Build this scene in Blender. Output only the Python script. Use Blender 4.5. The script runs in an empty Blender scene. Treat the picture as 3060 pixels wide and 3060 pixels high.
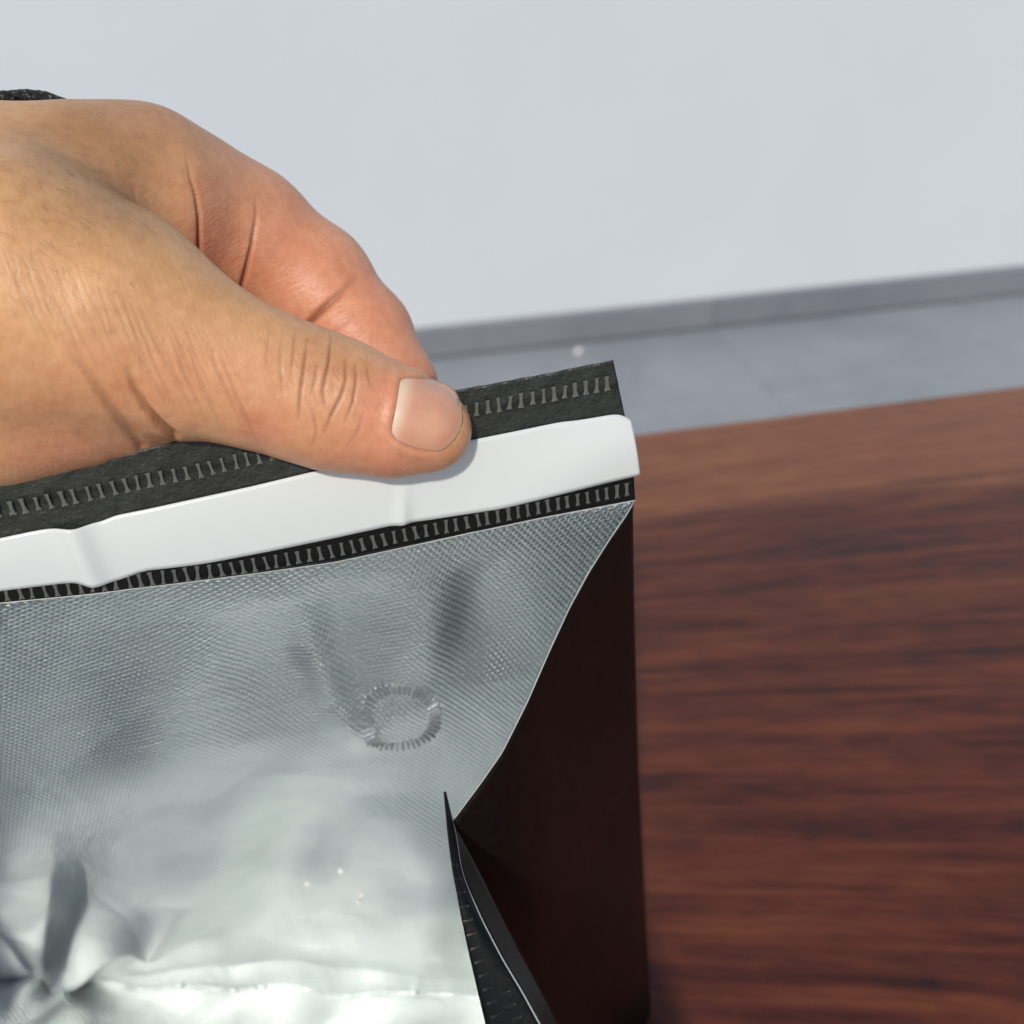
import bpy, bmesh, math, random
import numpy as np
from mathutils import Vector, Matrix
random.seed(7); rng = np.random.default_rng(7)
SC = bpy.context.scene; COL = SC.collection

# ------------------------------------------------------------------ camera, sky, sun, exposure
YAW, PITCH, ROLL = math.radians(11.33), math.radians(36.0), math.radians(-0.96)
CAM = np.array([0.0, 0.0, 0.30]); FPX = 3060.0          # metres; table top is z = 0
FWD = np.array([math.sin(YAW)*math.cos(PITCH), math.cos(YAW)*math.cos(PITCH), -math.sin(PITCH)])
_r = np.array([math.cos(YAW), -math.sin(YAW), 0.0]); _u = np.cross(_r, FWD)
RIGHT = _r*math.cos(ROLL)+_u*math.sin(ROLL); UP = -_r*math.sin(ROLL)+_u*math.cos(ROLL)
cd = bpy.data.cameras.new('camera'); cam = bpy.data.objects.new('camera', cd); COL.objects.link(cam)
cam.matrix_world = Matrix(((RIGHT[0], UP[0], -FWD[0], CAM[0]), (RIGHT[1], UP[1], -FWD[1], CAM[1]),
                           (RIGHT[2], UP[2], -FWD[2], CAM[2]), (0, 0, 0, 1)))
cd.sensor_width = 36; cd.lens = 36; cd.clip_start = 0.005; cd.clip_end = 200
cd.dof.use_dof = True; cd.dof.focus_distance = 0.178; cd.dof.aperture_fstop = 17.5
SC.camera = cam
SUN = -FWD + 0.14*UP - 0.12*RIGHT; SUN /= np.linalg.norm(SUN)
w = bpy.data.worlds.new('World'); SC.world = w; w.use_nodes = True
nt = w.node_tree; sky = nt.nodes.new('ShaderNodeTexSky'); sky.sky_type = 'NISHITA'; sky.sun_disc = False
sky.sun_elevation = math.asin(SUN[2]); sky.sun_rotation = math.atan2(SUN[0], SUN[1])
sky.air_density = 1.0; sky.dust_density = 1.2; sky.ozone_density = 1.0
nt.nodes['Background'].inputs[1].default_value = 0.10
nt.links.new(sky.outputs[0], nt.nodes['Background'].inputs[0])
sd = bpy.data.lights.new('sun', 'SUN'); sun = bpy.data.objects.new('sun', sd); COL.objects.link(sun)
sd.energy = 2.6; sd.angle = math.radians(3.0); sd.color = (1.0, 0.94, 0.84)
sun.rotation_euler = Vector(SUN).to_track_quat('Z', 'Y').to_euler(); sun.location = (-0.5, -1.5, 2)
vs = SC.view_settings; vs.view_transform = 'Standard'; vs.look = 'None'; vs.exposure = -0.10; vs.gamma = 1.0
SC.cycles.max_bounces = 8

# ------------------------------------------------------------------ helpers
def ray(px, py):
    return FWD + RIGHT*((px-1530)/FPX) - UP*((py-1530)/FPX)
def at(px, py, d):
    return CAM + ray(px, py)*d
def proj(P):
    q = P-CAM; d = q@FWD
    return 1530+FPX*(q@RIGHT)/d, 1530-FPX*(q@UP)/d, d
def S(x, z):
    """y of the held bag panel at width x and height z"""
    if np.ndim(z) == 0 and np.ndim(x) == 0: x, z = float(x), float(z)
    t = np.clip(z/0.185, 0, 1.3)
    lo = np.minimum(t, 1)
    y = (0.167-0.27*x)*(1-lo)+(0.150+0.045*x)*lo
    y = y+0.006*np.sin(np.pi*lo)                       # slight belly away from the opening
    return y+0.22*np.maximum(z-0.185, 0)               # the sealed top leans back in the fingers
def hit(px, py):
    a, b = 0.08, 0.6; r = ray(px, py)
    for _ in range(50):
        m = (a+b)/2; p = CAM+r*m
        if p[1] < S(p[0], p[2]): a = m
        else: b = m
    return CAM+r*a
def link(name, me, mat=None, parent=None, smooth=True):
    o = bpy.data.objects.new(name, me); COL.objects.link(o)
    if mat is not None:
        for m in (mat if isinstance(mat, (list, tuple)) else [mat]):
            if len(me.materials) < (len(mat) if isinstance(mat, (list, tuple)) else 1): me.materials.append(m)
    if smooth: me.polygons.foreach_set('use_smooth', [True]*len(me.polygons))
    if parent is not None: o.parent = parent
    return o
def mesh(V, F, uv=None):
    me = bpy.data.meshes.new('m'); me.from_pydata([tuple(map(float, v)) for v in V], [], [tuple(map(int, f)) for f in F])
    if uv is not None:
        l = me.uv_layers.new(name='UVMap'); idx = np.empty(len(me.loops), dtype=np.int32); me.loops.foreach_get('vertex_index', idx)
        l.data.foreach_set('uv', np.asarray(uv, dtype=np.float32)[idx].ravel())
    me.update(); return me
def grid(P, uv=None):
    n, m = P.shape[:2]; i = np.arange(n*m).reshape(n, m)
    F = np.stack([i[:-1, :-1], i[:-1, 1:], i[1:, 1:], i[1:, :-1]], -1).reshape(-1, 4)
    return mesh(P.reshape(-1, 3), F, None if uv is None else uv.reshape(-1, 2))
def thing(name, label, cat, loc=(0, 0, 0), group=None):
    o = bpy.data.objects.new(name, None); COL.objects.link(o); o.location = loc; o.empty_display_size = 0.02
    o['label'] = label; o['category'] = cat
    if group: o['group'] = group
    return o
def solid(o, t, off=-1):
    m = o.modifiers.new('thickness', 'SOLIDIFY'); m.thickness = t; m.offset = off; return m
def box(x0, x1, y0, y1, z0, z1, bev=0.0, seg=2):
    bm = bmesh.new(); bmesh.ops.create_cube(bm, size=1)
    for v in bm.verts:
        v.co = ((x0+x1)/2+v.co.x*(x1-x0), (y0+y1)/2+v.co.y*(y1-y0), (z0+z1)/2+v.co.z*(z1-z0))
    if bev: bmesh.ops.bevel(bm, geom=bm.edges[:], offset=bev, segments=seg, affect='EDGES', profile=0.5)
    me = bpy.data.meshes.new('m'); bm.to_mesh(me); bm.free(); return me
def interp(pts, n, sm=2):
    """smooth resample of a polyline of any dimension at n points evenly spaced in its first coordinate"""
    p = np.array(pts, float); s = np.r_[0, np.cumsum(np.linalg.norm(np.diff(p, axis=0), axis=1))]
    t = np.linspace(0, s[-1], n); q = np.stack([np.interp(t, s, p[:, k]) for k in range(p.shape[1])], 1)
    for _ in range(sm): q[1:-1] = (q[:-2]+2*q[1:-1]+q[2:])/4
    return q

# ------------------------------------------------------------------ materials
def nm(name):
    m = bpy.data.materials.new(name); m.use_nodes = True
    return m, m.node_tree, m.node_tree.nodes['Principled BSDF']
def N(t, kind, **k):
    n = t.nodes.new(kind)
    for a, v in k.items():
        if a.startswith('i_'):
            key = a[2:].replace('_', ' ')
            n.inputs[int(key) if key.isdigit() else key].default_value = v
        else: setattr(n, a, v)
    return n
def ramp(t, fac, stops):
    r = t.nodes.new('ShaderNodeValToRGB'); t.links.new(fac, r.inputs[0]); e = r.color_ramp.elements
    while len(e) < len(stops): e.new(0.5)
    for el, (p, c) in zip(e, stops): el.position = p; el.color = (*c, 1) if len(c) == 3 else c
    return r.outputs[0]
def mapped(t, scale=(1, 1, 1), coord='Object', rot=(0, 0, 0)):
    tc = t.nodes.new('ShaderNodeTexCoord'); mp = t.nodes.new('ShaderNodeMapping')
    mp.inputs['Scale'].default_value = scale; mp.inputs['Rotation'].default_value = rot
    t.links.new(tc.outputs[coord], mp.inputs[0]); return mp.outputs[0]
def noise(t, vec, scale, detail=4, rough=0.55, dist=0.0):
    n = N(t, 'ShaderNodeTexNoise'); n.inputs['Scale'].default_value = scale; n.inputs['Detail'].default_value = detail
    n.inputs['Roughness'].default_value = rough; n.inputs['Distortion'].default_value = dist
    t.links.new(vec, n.inputs['Vector']); return n.outputs[0]
def bump(t, h, strength, dist, normal=None):
    b = N(t, 'ShaderNodeBump'); b.inputs['Strength'].default_value = strength; b.inputs['Distance'].default_value = dist
    t.links.new(h, b.inputs['Height'])
    if normal is not None: t.links.new(normal, b.inputs['Normal'])
    return b.outputs[0]
def math_(t, op, a, b=None):
    n = N(t, 'ShaderNodeMath', operation=op)
    for i, v in enumerate((a, b)):
        if v is None: continue
        if isinstance(v, (int, float)): n.inputs[i].default_value = v
        else: t.links.new(v, n.inputs[i])
    return n.outputs[0]
def mixc(t, f, a, b, mode='MIX'):
    n = N(t, 'ShaderNodeMix', data_type='RGBA', blend_type=mode)
    for i, v in ((0, f), (6, a), (7, b)):
        if isinstance(v, (int, float)): n.inputs[i].default_value = v
        elif isinstance(v, tuple): n.inputs[i].default_value = (*v, 1)
        else: t.links.new(v, n.inputs[i])
    return n.outputs[2]

def mat_wall():
    m, t, b = nm('painted_plaster'); v = mapped(t)
    c = ramp(t, noise(t, v, 3.0, 5), [(0.3, (0.655, 0.705, 0.745)), (0.7, (0.685, 0.73, 0.765))])
    t.links.new(c, b.inputs['Base Color']); b.inputs['Roughness'].default_value = 0.75
    t.links.new(bump(t, noise(t, v, 120, 3), 0.15, 0.002), b.inputs['Normal']); return m
def mat_tile(name, lo, hi, rough):
    m, t, b = nm(name); v = mapped(t)
    f = math_(t, 'ADD', math_(t, 'MULTIPLY', noise(t, v, 2.6, 6, 0.6, 0.8), 0.75), math_(t, 'MULTIPLY', noise(t, v, 16, 5), 0.25))
    t.links.new(ramp(t, f, [(0.35, lo), (0.65, hi)]), b.inputs['Base Color'])
    b.inputs['Roughness'].default_value = rough; b.inputs['Specular IOR Level'].default_value = 0.4; return m
def mat_wood():
    m, t, b = nm('reddish_wood')
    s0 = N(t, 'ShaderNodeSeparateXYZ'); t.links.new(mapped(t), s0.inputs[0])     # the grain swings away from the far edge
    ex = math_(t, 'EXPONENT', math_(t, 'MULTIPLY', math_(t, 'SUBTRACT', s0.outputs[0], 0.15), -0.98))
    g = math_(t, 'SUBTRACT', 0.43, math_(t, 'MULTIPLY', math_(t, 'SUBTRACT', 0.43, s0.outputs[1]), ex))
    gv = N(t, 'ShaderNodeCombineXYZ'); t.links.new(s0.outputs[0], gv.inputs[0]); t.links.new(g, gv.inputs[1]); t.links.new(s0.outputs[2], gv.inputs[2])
    def gm(sc):
        mp = N(t, 'ShaderNodeMapping'); mp.inputs['Scale'].default_value = sc; t.links.new(gv.outputs[0], mp.inputs[0]); return mp.outputs[0]
    v = gm((5.5, 88, 30)); v2 = gm((20, 260, 60)); v3 = gm((55, 120, 40))
    n1 = noise(t, v, 1.0, 5, 0.55, 0.35); n2 = noise(t, v2, 1.0, 5, 0.62, 0.15); n3 = noise(t, v3, 1.0, 3, 0.5, 0.4)
    f = math_(t, 'ADD', math_(t, 'ADD', math_(t, 'MULTIPLY', n1, 0.55), math_(t, 'MULTIPLY', n2, 0.27)), math_(t, 'MULTIPLY', n3, 0.18))
    main_tone = ramp(t, f, [(0.36, (0.026, 0.012, 0.012)), (0.45, (0.078, 0.021, 0.015)), (0.54, (0.128, 0.034, 0.020)), (0.67, (0.195, 0.062, 0.026))])
    far_tone = ramp(t, f, [(0.36, (0.17, 0.056, 0.028)), (0.5, (0.245, 0.088, 0.042)), (0.64, (0.32, 0.125, 0.056))])
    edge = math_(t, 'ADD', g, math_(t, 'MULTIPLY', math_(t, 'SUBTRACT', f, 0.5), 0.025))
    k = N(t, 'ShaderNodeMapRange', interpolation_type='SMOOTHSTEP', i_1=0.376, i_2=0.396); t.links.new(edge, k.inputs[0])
    t.links.new(mixc(t, k.outputs[0], main_tone, far_tone), b.inputs['Base Color'])  # paler tone in a band along the far edge
    b.inputs['Roughness'].default_value = 0.45; b.inputs['Specular IOR Level'].default_value = 0.30
    t.links.new(bump(t, n2, 0.12, 0.0006), b.inputs['Normal']); return m
def mat_foil():
    m, t, b = nm('embossed_foil')
    b.inputs['Metallic'].default_value = 1.0; b.inputs['Roughness'].default_value = 0.28
    tc = N(t, 'ShaderNodeUVMap'); tc.uv_map = 'UVMap'
    wob = noise(t, tc.outputs[0], 90, 3)
    sx = N(t, 'ShaderNodeSeparateXYZ'); t.links.new(tc.outputs[0], sx.inputs[0])
    def wave(ang, pitch):
        q = math_(t, 'ADD', math_(t, 'MULTIPLY', sx.outputs[0], 2*math.pi/pitch*math.cos(ang)), math_(t, 'MULTIPLY', sx.outputs[1], 2*math.pi/pitch*math.sin(ang)))
        return math_(t, 'ADD', math_(t, 'MULTIPLY', math_(t, 'SINE', q), 0.5), 0.5)
    d = math_(t, 'POWER', math_(t, 'MULTIPLY', wave(math.radians(112), 0.00105), wave(math.radians(35), 0.00118)), 0.8)
    n0 = bump(t, d, 0.72, 0.00022)
    n1 = bump(t, noise(t, tc.outputs[0], 42, 4, 0.5, 0.6), 0.32, 0.004, n0)
    t.links.new(n1, b.inputs['Normal'])
    col = ramp(t, wob, [(0.3, (0.72, 0.765, 0.765)), (0.7, (0.80, 0.835, 0.83))])
    t.links.new(col, b.inputs['Base Color']); return m
def mat_film(name, col, rough, bs, bscale=900):
    m, t, b = nm(name); v = mapped(t)
    c = ramp(t, noise(t, v, 500, 4), [(0.3, tuple(0.7*x for x in col)), (0.7, tuple(1.3*x for x in col))])
    t.links.new(c, b.inputs['Base Color']); b.inputs['Roughness'].default_value = rough
    h = math_(t, 'ADD', noise(t, v, bscale, 4, 0.6), math_(t, 'MULTIPLY', noise(t, v, bscale*0.35, 3), 1.6))
    t.links.new(bump(t, h, bs, 0.0006), b.inputs['Normal']); return m
def mat_plain(name, col, rough, metal=0.0, spec=0.5, var=1):
    m, t, b = nm(name); v = mapped(t)
    c = ramp(t, noise(t, v, 300 if var else 12, 3), [(0.3, tuple((0.94 if var else 0.985)*x for x in col)), (0.7, tuple(min(1, (1.05 if var else 1.01)*x) for x in col))])
    t.links.new(c, b.inputs['Base Color']); b.inputs['Roughness'].default_value = rough
    b.inputs['Metallic'].default_value = metal; b.inputs['Specular IOR Level'].default_value = spec; return m
def mat_skin():
    m, t, b = nm('skin'); v = mapped(t)
    at_ = N(t, 'ShaderNodeAttribute', attribute_name='pink'); ac = N(t, 'ShaderNodeAttribute', attribute_name='crease')
    blot = math_(t, 'ADD', math_(t, 'MULTIPLY', noise(t, v, 130, 5, 0.6), 0.6), math_(t, 'MULTIPLY', noise(t, v, 520, 4, 0.6), 0.4))
    ad = N(t, 'ShaderNodeAttribute', attribute_name='dorsal_shade')
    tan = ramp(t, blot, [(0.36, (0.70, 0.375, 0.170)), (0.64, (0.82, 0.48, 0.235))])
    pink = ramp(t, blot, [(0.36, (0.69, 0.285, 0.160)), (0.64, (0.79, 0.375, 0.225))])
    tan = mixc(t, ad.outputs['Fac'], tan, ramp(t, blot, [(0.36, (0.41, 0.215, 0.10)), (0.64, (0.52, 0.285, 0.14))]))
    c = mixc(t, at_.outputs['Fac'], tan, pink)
    sp = N(t, 'ShaderNodeTexVoronoi'); sp.inputs['Scale'].default_value = 330; t.links.new(v, sp.inputs['Vector'])
    pore = N(t, 'ShaderNodeMapRange', i_1=0.10, i_2=0.2, i_3=0.16, i_4=0.0); t.links.new(sp.outputs['Distance'], pore.inputs[0])
    back = math_(t, 'SUBTRACT', 1.0, at_.outputs['Fac'])
    c = mixc(t, math_(t, 'MULTIPLY', pore.outputs[0], back), c, (0.30, 0.15, 0.07))
    c = mixc(t, math_(t, 'MULTIPLY', ac.outputs['Fac'], 0.72), c, (0.24, 0.075, 0.035))  # dark colour painted into the creases for the shade inside the folds
    t.links.new(c, b.inputs['Base Color'])
    b.inputs['Roughness'].default_value = 0.43; b.inputs['Specular IOR Level'].default_value = 0.5
    b.inputs['Subsurface Weight'].default_value = 0.5; b.inputs['Subsurface Radius'].default_value = (1.0, 0.35, 0.18)
    b.inputs['Subsurface Scale'].default_value = 0.0022
    vo = N(t, 'ShaderNodeTexVoronoi', feature='DISTANCE_TO_EDGE'); vo.inputs['Scale'].default_value = 850; t.links.new(v, vo.inputs['Vector'])
    sa = N(t, 'ShaderNodeAttribute', attribute_name='skin_uv')
    mp = N(t, 'ShaderNodeMapping'); mp.inputs['Scale'].default_value = (420, 1500, 300); t.links.new(sa.outputs['Vector'], mp.inputs[0])
    wr = noise(t, mp.outputs[0], 1.0, 3, 0.55, 0.7)
    h = math_(t, 'ADD', math_(t, 'MULTIPLY', vo.outputs[0], 0.6), math_(t, 'MULTIPLY', wr, 1.5))
    t.links.new(bump(t, math_(t, 'ADD', h, math_(t, 'MULTIPLY', noise(t, v, 2600, 2), 0.7)), 0.27, 0.00035), b.inputs['Normal']); return m
def mat_nail():
    m, t, b = nm('nail'); at_ = N(t, 'ShaderNodeAttribute', attribute_name='lunula'); ed = N(t, 'ShaderNodeAttribute', attribute_name='free_edge')
    v = mapped(t); pk = ramp(t, noise(t, v, 160, 3), [(0.3, (0.72, 0.345, 0.225)), (0.7, (0.79, 0.415, 0.28))])
    c = mixc(t, at_.outputs['Fac'], pk, (0.84, 0.64, 0.48)); c = mixc(t, ed.outputs['Fac'], c, (0.68, 0.52, 0.30))
    t.links.new(c, b.inputs['Base Color']); b.inputs['Roughness'].default_value = 0.24
    b.inputs['Subsurface Weight'].default_value = 0.25; b.inputs['Subsurface Scale'].default_value = 0.001; return m
def mat_weave():
    m, t, b = nm('black_weave'); v = mapped(t, (1, 1, 1))
    wv = N(t, 'ShaderNodeTexVoronoi'); wv.inputs['Scale'].default_value = 900; t.links.new(v, wv.inputs['Vector'])
    t.links.new(ramp(t, noise(t, v, 1400, 2), [(0.58, (0.008, 0.008, 0.010)), (0.72, (0.22, 0.22, 0.23))]), b.inputs['Base Color'])
    b.inputs['Roughness'].default_value = 0.8; t.links.new(bump(t, wv.outputs['Distance'], 0.8, 0.0008), b.inputs['Normal']); return m

M_WALL = mat_wall(); M_FLOOR = mat_tile('grey_floor_tile', (0.225, 0.245, 0.275), (0.30, 0.32, 0.35), 0.35)
M_SKIRT = mat_tile('grey_skirting_tile', (0.185, 0.195, 0.225), (0.235, 0.245, 0.275), 0.4)
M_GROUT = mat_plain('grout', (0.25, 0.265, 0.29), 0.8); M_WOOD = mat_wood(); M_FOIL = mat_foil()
M_FILM = mat_film('matte_black_film', (0.027, 0.030, 0.025), 0.36, 0.34, 1500)
M_TAPE = mat_film('black_zipper_tape', (0.0042, 0.0045, 0.0042), 0.5, 0.12, 1500)
M_TAPE.node_tree.nodes['Principled BSDF'].inputs['Specular IOR Level'].default_value = 0.25
M_RIB = mat_plain('weld_rib', (0.13, 0.135, 0.135), 0.3); M_RIB2 = mat_plain('weld_rib_matte', (0.15, 0.155, 0.14), 0.32); M_RIB3 = mat_plain('weld_rib_dark', (0.03, 0.028, 0.026), 0.4)
M_OUT = mat_film('glossy_black_outside', (0.0085, 0.0062, 0.0052), 0.30, 0.05, 260)
M_OUT.node_tree.nodes['Principled BSDF'].inputs['Specular IOR Level'].default_value = 0.22
M_WHITE = mat_plain('white_plastic', (0.745, 0.78, 0.775), 0.19, var=0); M_EDGE = mat_plain('laminate_edge', (0.58, 0.60, 0.58), 0.5)
M_SKIN = mat_skin(); M_NAIL = mat_nail(); M_WEAVE = mat_weave(); M_SPECK = mat_plain('pale_speck', (0.85, 0.85, 0.84), 0.4)
M_GREYFOIL = mat_plain('dulled_foil', (0.42, 0.46, 0.48), 0.42, 0.8)

# ------------------------------------------------------------------ setting: floor, wall, skirting
WALL_Y, FLOOR_Z = 1.979, -0.72
f = link('floor', box(-7, 7, -7, WALL_Y, FLOOR_Z-0.05, FLOOR_Z-0.004), M_GROUT, smooth=False); f['kind'] = 'structure'
tm = box(0.0002, 1.1998, 0.0002, 1.1998, -0.012, 0.0, 0.0004, 1); tm.materials.append(M_FLOOR)
for i in range(-3, 4):
    for j in range(0, 2):
        o = bpy.data.objects.new('tile', tm); COL.objects.link(o); o.parent = f
        o.location = (-0.34+1.2*i, WALL_Y-0.018-1.2*(j+1), FLOOR_Z+rng.uniform(-2e-4, 2e-4))
wl = link('wall', box(-7, 7, WALL_Y, WALL_Y+0.15, FLOOR_Z-0.05, 2.4), M_WALL, smooth=False); wl['kind'] = 'structure'
sk = link('skirting', box(-7, 7, WALL_Y-0.008, WALL_Y-0.0005, FLOOR_Z-0.003, FLOOR_Z+0.0665), M_GROUT, smooth=False); sk['kind'] = 'structure'
sm = box(0.0005, 1.1995, -0.010, 0.0, 0.002, 0.067, 0.0015, 1); sm.materials.append(M_SKIRT)
for i in range(-4, 4):
    o = bpy.data.objects.new('tile', sm); COL.objects.link(o); o.parent = sk; o.location = (0.86+1.2*i, WALL_Y-0.0085, FLOOR_Z)

# ------------------------------------------------------------------ table
tb = thing('table', 'reddish brown wooden table under the bag, lighter along its far edge', 'table', (0, 0, 0))
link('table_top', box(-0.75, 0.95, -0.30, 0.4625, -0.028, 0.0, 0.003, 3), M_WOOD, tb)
for x in (-0.68, 0.88):
    for y in (-0.23, 0.39):
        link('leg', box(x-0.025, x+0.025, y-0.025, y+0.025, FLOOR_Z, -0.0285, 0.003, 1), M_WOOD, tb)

# ------------------------------------------------------------------ bag
bag = thing('coffee_bag', 'black pouch held open to show its silver foil lining, white strip along the zipper', 'bag', (0.0, 0.13, 0.0))
def bpart(name, me, mat, parent=bag, smooth=True):
    o = link(name, me, mat, parent, smooth)
    if parent is bag: o.matrix_parent_inverse = Matrix.Translation(bag.location).inverted()
    return o
ZIPLINE = [(-260, 1822), (0, 1795), (259, 1770), (518, 1739), (776, 1706), (1000, 1674), (1200, 1631), (1407, 1586), (1614, 1542), (1896, 1489)]
def surf(px, py, off):
    """points on the held panel, lifted by off metres towards the opening"""
    P = np.array([hit(a, b) for a, b in zip(px, py)])
    n = np.array([0.0, -1.0, 0.06]); return P+n*np.asarray(off)[..., None] if np.ndim(off) else P+n*off

# foil panel: from the zipper line down to the bottom
zl = np.array([hit(*p) for p in ZIPLINE])
nx, nz = 330, 420
PX_R = [(1896, 1489), (1888, 1530), (1892, 1800), (1905, 2300), (1925, 2700), (1945, 3060), (1958, 3200)]
re = np.array([hit(*p) for p in PX_R])
zz = np.linspace(0, 1, nz)
def ridge(X, Z, pts, wd, amp, taper=True):
    q = np.array([hit(*p) for p in pts]); A = q[:, [0, 2]]; best = np.full(X.shape, 9.0); tt = np.zeros(X.shape)
    for i in range(len(A)-1):
        a, b = A[i], A[i+1]; ab = b-a; t = np.clip(((X-a[0])*ab[0]+(Z-a[1])*ab[1])/(ab@ab), 0, 1)
        dd = np.hypot(X-a[0]-t*ab[0], Z-a[1]-t*ab[1]); k = dd < best; best = np.where(k, dd, best); tt = np.where(k, (i+t)/(len(A)-1), tt)
    g = np.exp(-(best/wd)**2)
    return amp*g*(np.sin(np.pi*np.clip(tt, 0.02, 0.98)) if taper else 1)
P = np.zeros((nz, nx, 3)); 
left_x = -0.145
top_z = lambda x: np.interp(x, zl[:, 0], zl[:, 2])
U = np.linspace(0, 1, nx)
for j, t in enumerate(zz):
    zr = 0.187*(1-t); xr = np.interp(zr, re[::-1, 2], re[::-1, 0])
    x = left_x+(xr-left_x)*U; zt = top_z(x); z = zt*(1-t)
    P[j, :, 0] = x; P[j, :, 2] = z; P[j, :, 1] = S(x, z)
X, Z = P[..., 0], P[..., 2]
D = np.zeros(X.shape)
R_ = [([(880, 1800), (960, 2000), (1100, 2260)], .0040, .0020), ([(1290, 1650), (1270, 1850), (1230, 2020), (1300, 2250)], .008, .0022),
      ([(1420, 1640), (1450, 1850), (1480, 2030)], .008, -.0026), ([(1130, 1700), (1000, 1860), (700, 2100)], .010, -.0012),
      ([(1750, 1560), (1600, 1760), (1540, 1950)], .010, .0002), ([(600, 1850), (500, 2100), (480, 2400)], .012, .0024), ([(760, 1780), (760, 2000), (820, 2200)], .009, -.0010), ([(1000, 2080), (1110, 2160), (1250, 2060)], .006, .0016),
      ([(820, 2250), (640, 2500), (430, 2800), (180, 2940)], .012, .0034), ([(1000, 2300), (880, 2600), (850, 2850)], .012, -.0030),
      ([(140, 2500), (150, 2750), (130, 2950)], .008, -.0018), ([(20, 2350), (30, 2650)], .012, .0022), ([(-60, 2700), (130, 2950)], .009, .0024),
      ([(230, 2700), (200, 2850), (150, 2960)], .007, .0024), ([(520, 2640), (420, 2790)], .006, .0022), ([(130, 2955), (500, 2850), (900, 2800)], .010, -.0028),
      ([(1180, 2350), (1270, 2650), (1330, 2900)], .011, .0022), ([(300, 2200), (700, 2330)], .018, .0012)]
for pts, wd, amp in R_: D += ridge(X, Z, pts, wd, amp)
for _ in range(26):
    k = rng.normal(0, 1, 2); k *= rng.uniform(40, 130)/np.linalg.norm(k); ph = rng.uniform(0, 6.28)
    D += 0.030/np.linalg.norm(k)**1.05*np.sin(k[0]*X+k[1]*Z+ph)*0.55
def tent(pts, wd, amp):
    global D
    q = np.array([hit(*p) for p in pts])[:, [0, 2]]; best = np.full(X.shape, 9.0); tt = np.zeros(X.shape); sg = np.zeros(X.shape)
    for a, b, i in zip(q, q[1:], range(len(q)-1)):
        ab = b-a; t = np.clip(((X-a[0])*ab[0]+(Z-a[1])*ab[1])/(ab@ab), 0, 1); dx, dz = X-a[0]-t*ab[0], Z-a[1]-t*ab[1]
        dd = np.hypot(dx, dz); k = dd < best; best = np.where(k, dd, best); tt = np.where(k, (i+t)/(len(q)-1), tt)
    D += amp*np.exp(-np.sqrt(best**2+0.0007**2)/wd)*np.clip(1.15-tt, 0, 1)
tent([(128, 2958), (140, 2800), (150, 2650), (165, 2500)], .009, -.0042)
tent([(128, 2958), (40, 2850), (-80, 2730)], .008, -.0034)
tent([(128, 2958), (260, 2870), (430, 2760), (560, 2650)], .010, .0040)
tent([(128, 2958), (210, 2800), (270, 2660), (250, 2560)], .008, .0038)
tent([(128, 2958), (300, 2925), (700, 2915), (1100, 2920), (1380, 2935)], .007, -.0034)
tent([(480, 2780), (400, 2690), (300, 2640)], .006, .0016)
fade = np.clip((top_z(X)-Z)/0.012, 0, 1)*np.clip((1-U)[None, :]/0.06, 0, 1)
VC = hit(1195, 2126)                                   # the one-way valve welded on the other side of the panel
rv = np.hypot((X-VC[0])*1.0, (Z-VC[2])*1.05)
for _ in range(16):
    k = rng.normal(0, 1, 2); k *= rng.uniform(90, 260)/np.linalg.norm(k); ph = rng.uniform(0, 6.28)
    D += 0.040/np.linalg.norm(k)*np.sin(k[0]*X+k[1]*Z+ph)*np.clip((0.115-Z)/0.05, 0, 1)
D *= 1.5*fade; D += 0.0001*np.exp(-(rv/0.0075)**4)
P[..., 1] -= D
zs_ = np.linspace(0, 0.19, 800); sl_ = -0.03/(1+np.exp((zs_-0.037-0.0)/0.0025))/(1+np.exp(-(zs_-0.011)/0.0012))
fil = np.cumsum(sl_[::-1])[::-1]*(zs_[1]-zs_[0])
P[..., 1] -= np.interp(Z+0.0008*np.sin(X*46+1)+0.0003*np.sin(X*131), zs_, fil)*np.clip((1-U)[None, :]/0.10, 0, 1)   # the panel rounds into the bag floor
uv = np.stack([X, Z], -1)
def foil_y(x, z):
    """y of the wrinkled foil at (x, z): nearest grid vertex"""
    k = np.argmin((X-x)**2+(Z-z)**2); return P.reshape(-1, 3)[k, 1]
o = bpart('foil_panel', grid(P[::-1], uv[::-1]), M_FOIL)
me = o.data; me.materials.append(M_OUT); s_ = solid(o, 0.00018, -1); s_.material_offset = 1; s_.material_offset_rim = 0

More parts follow.
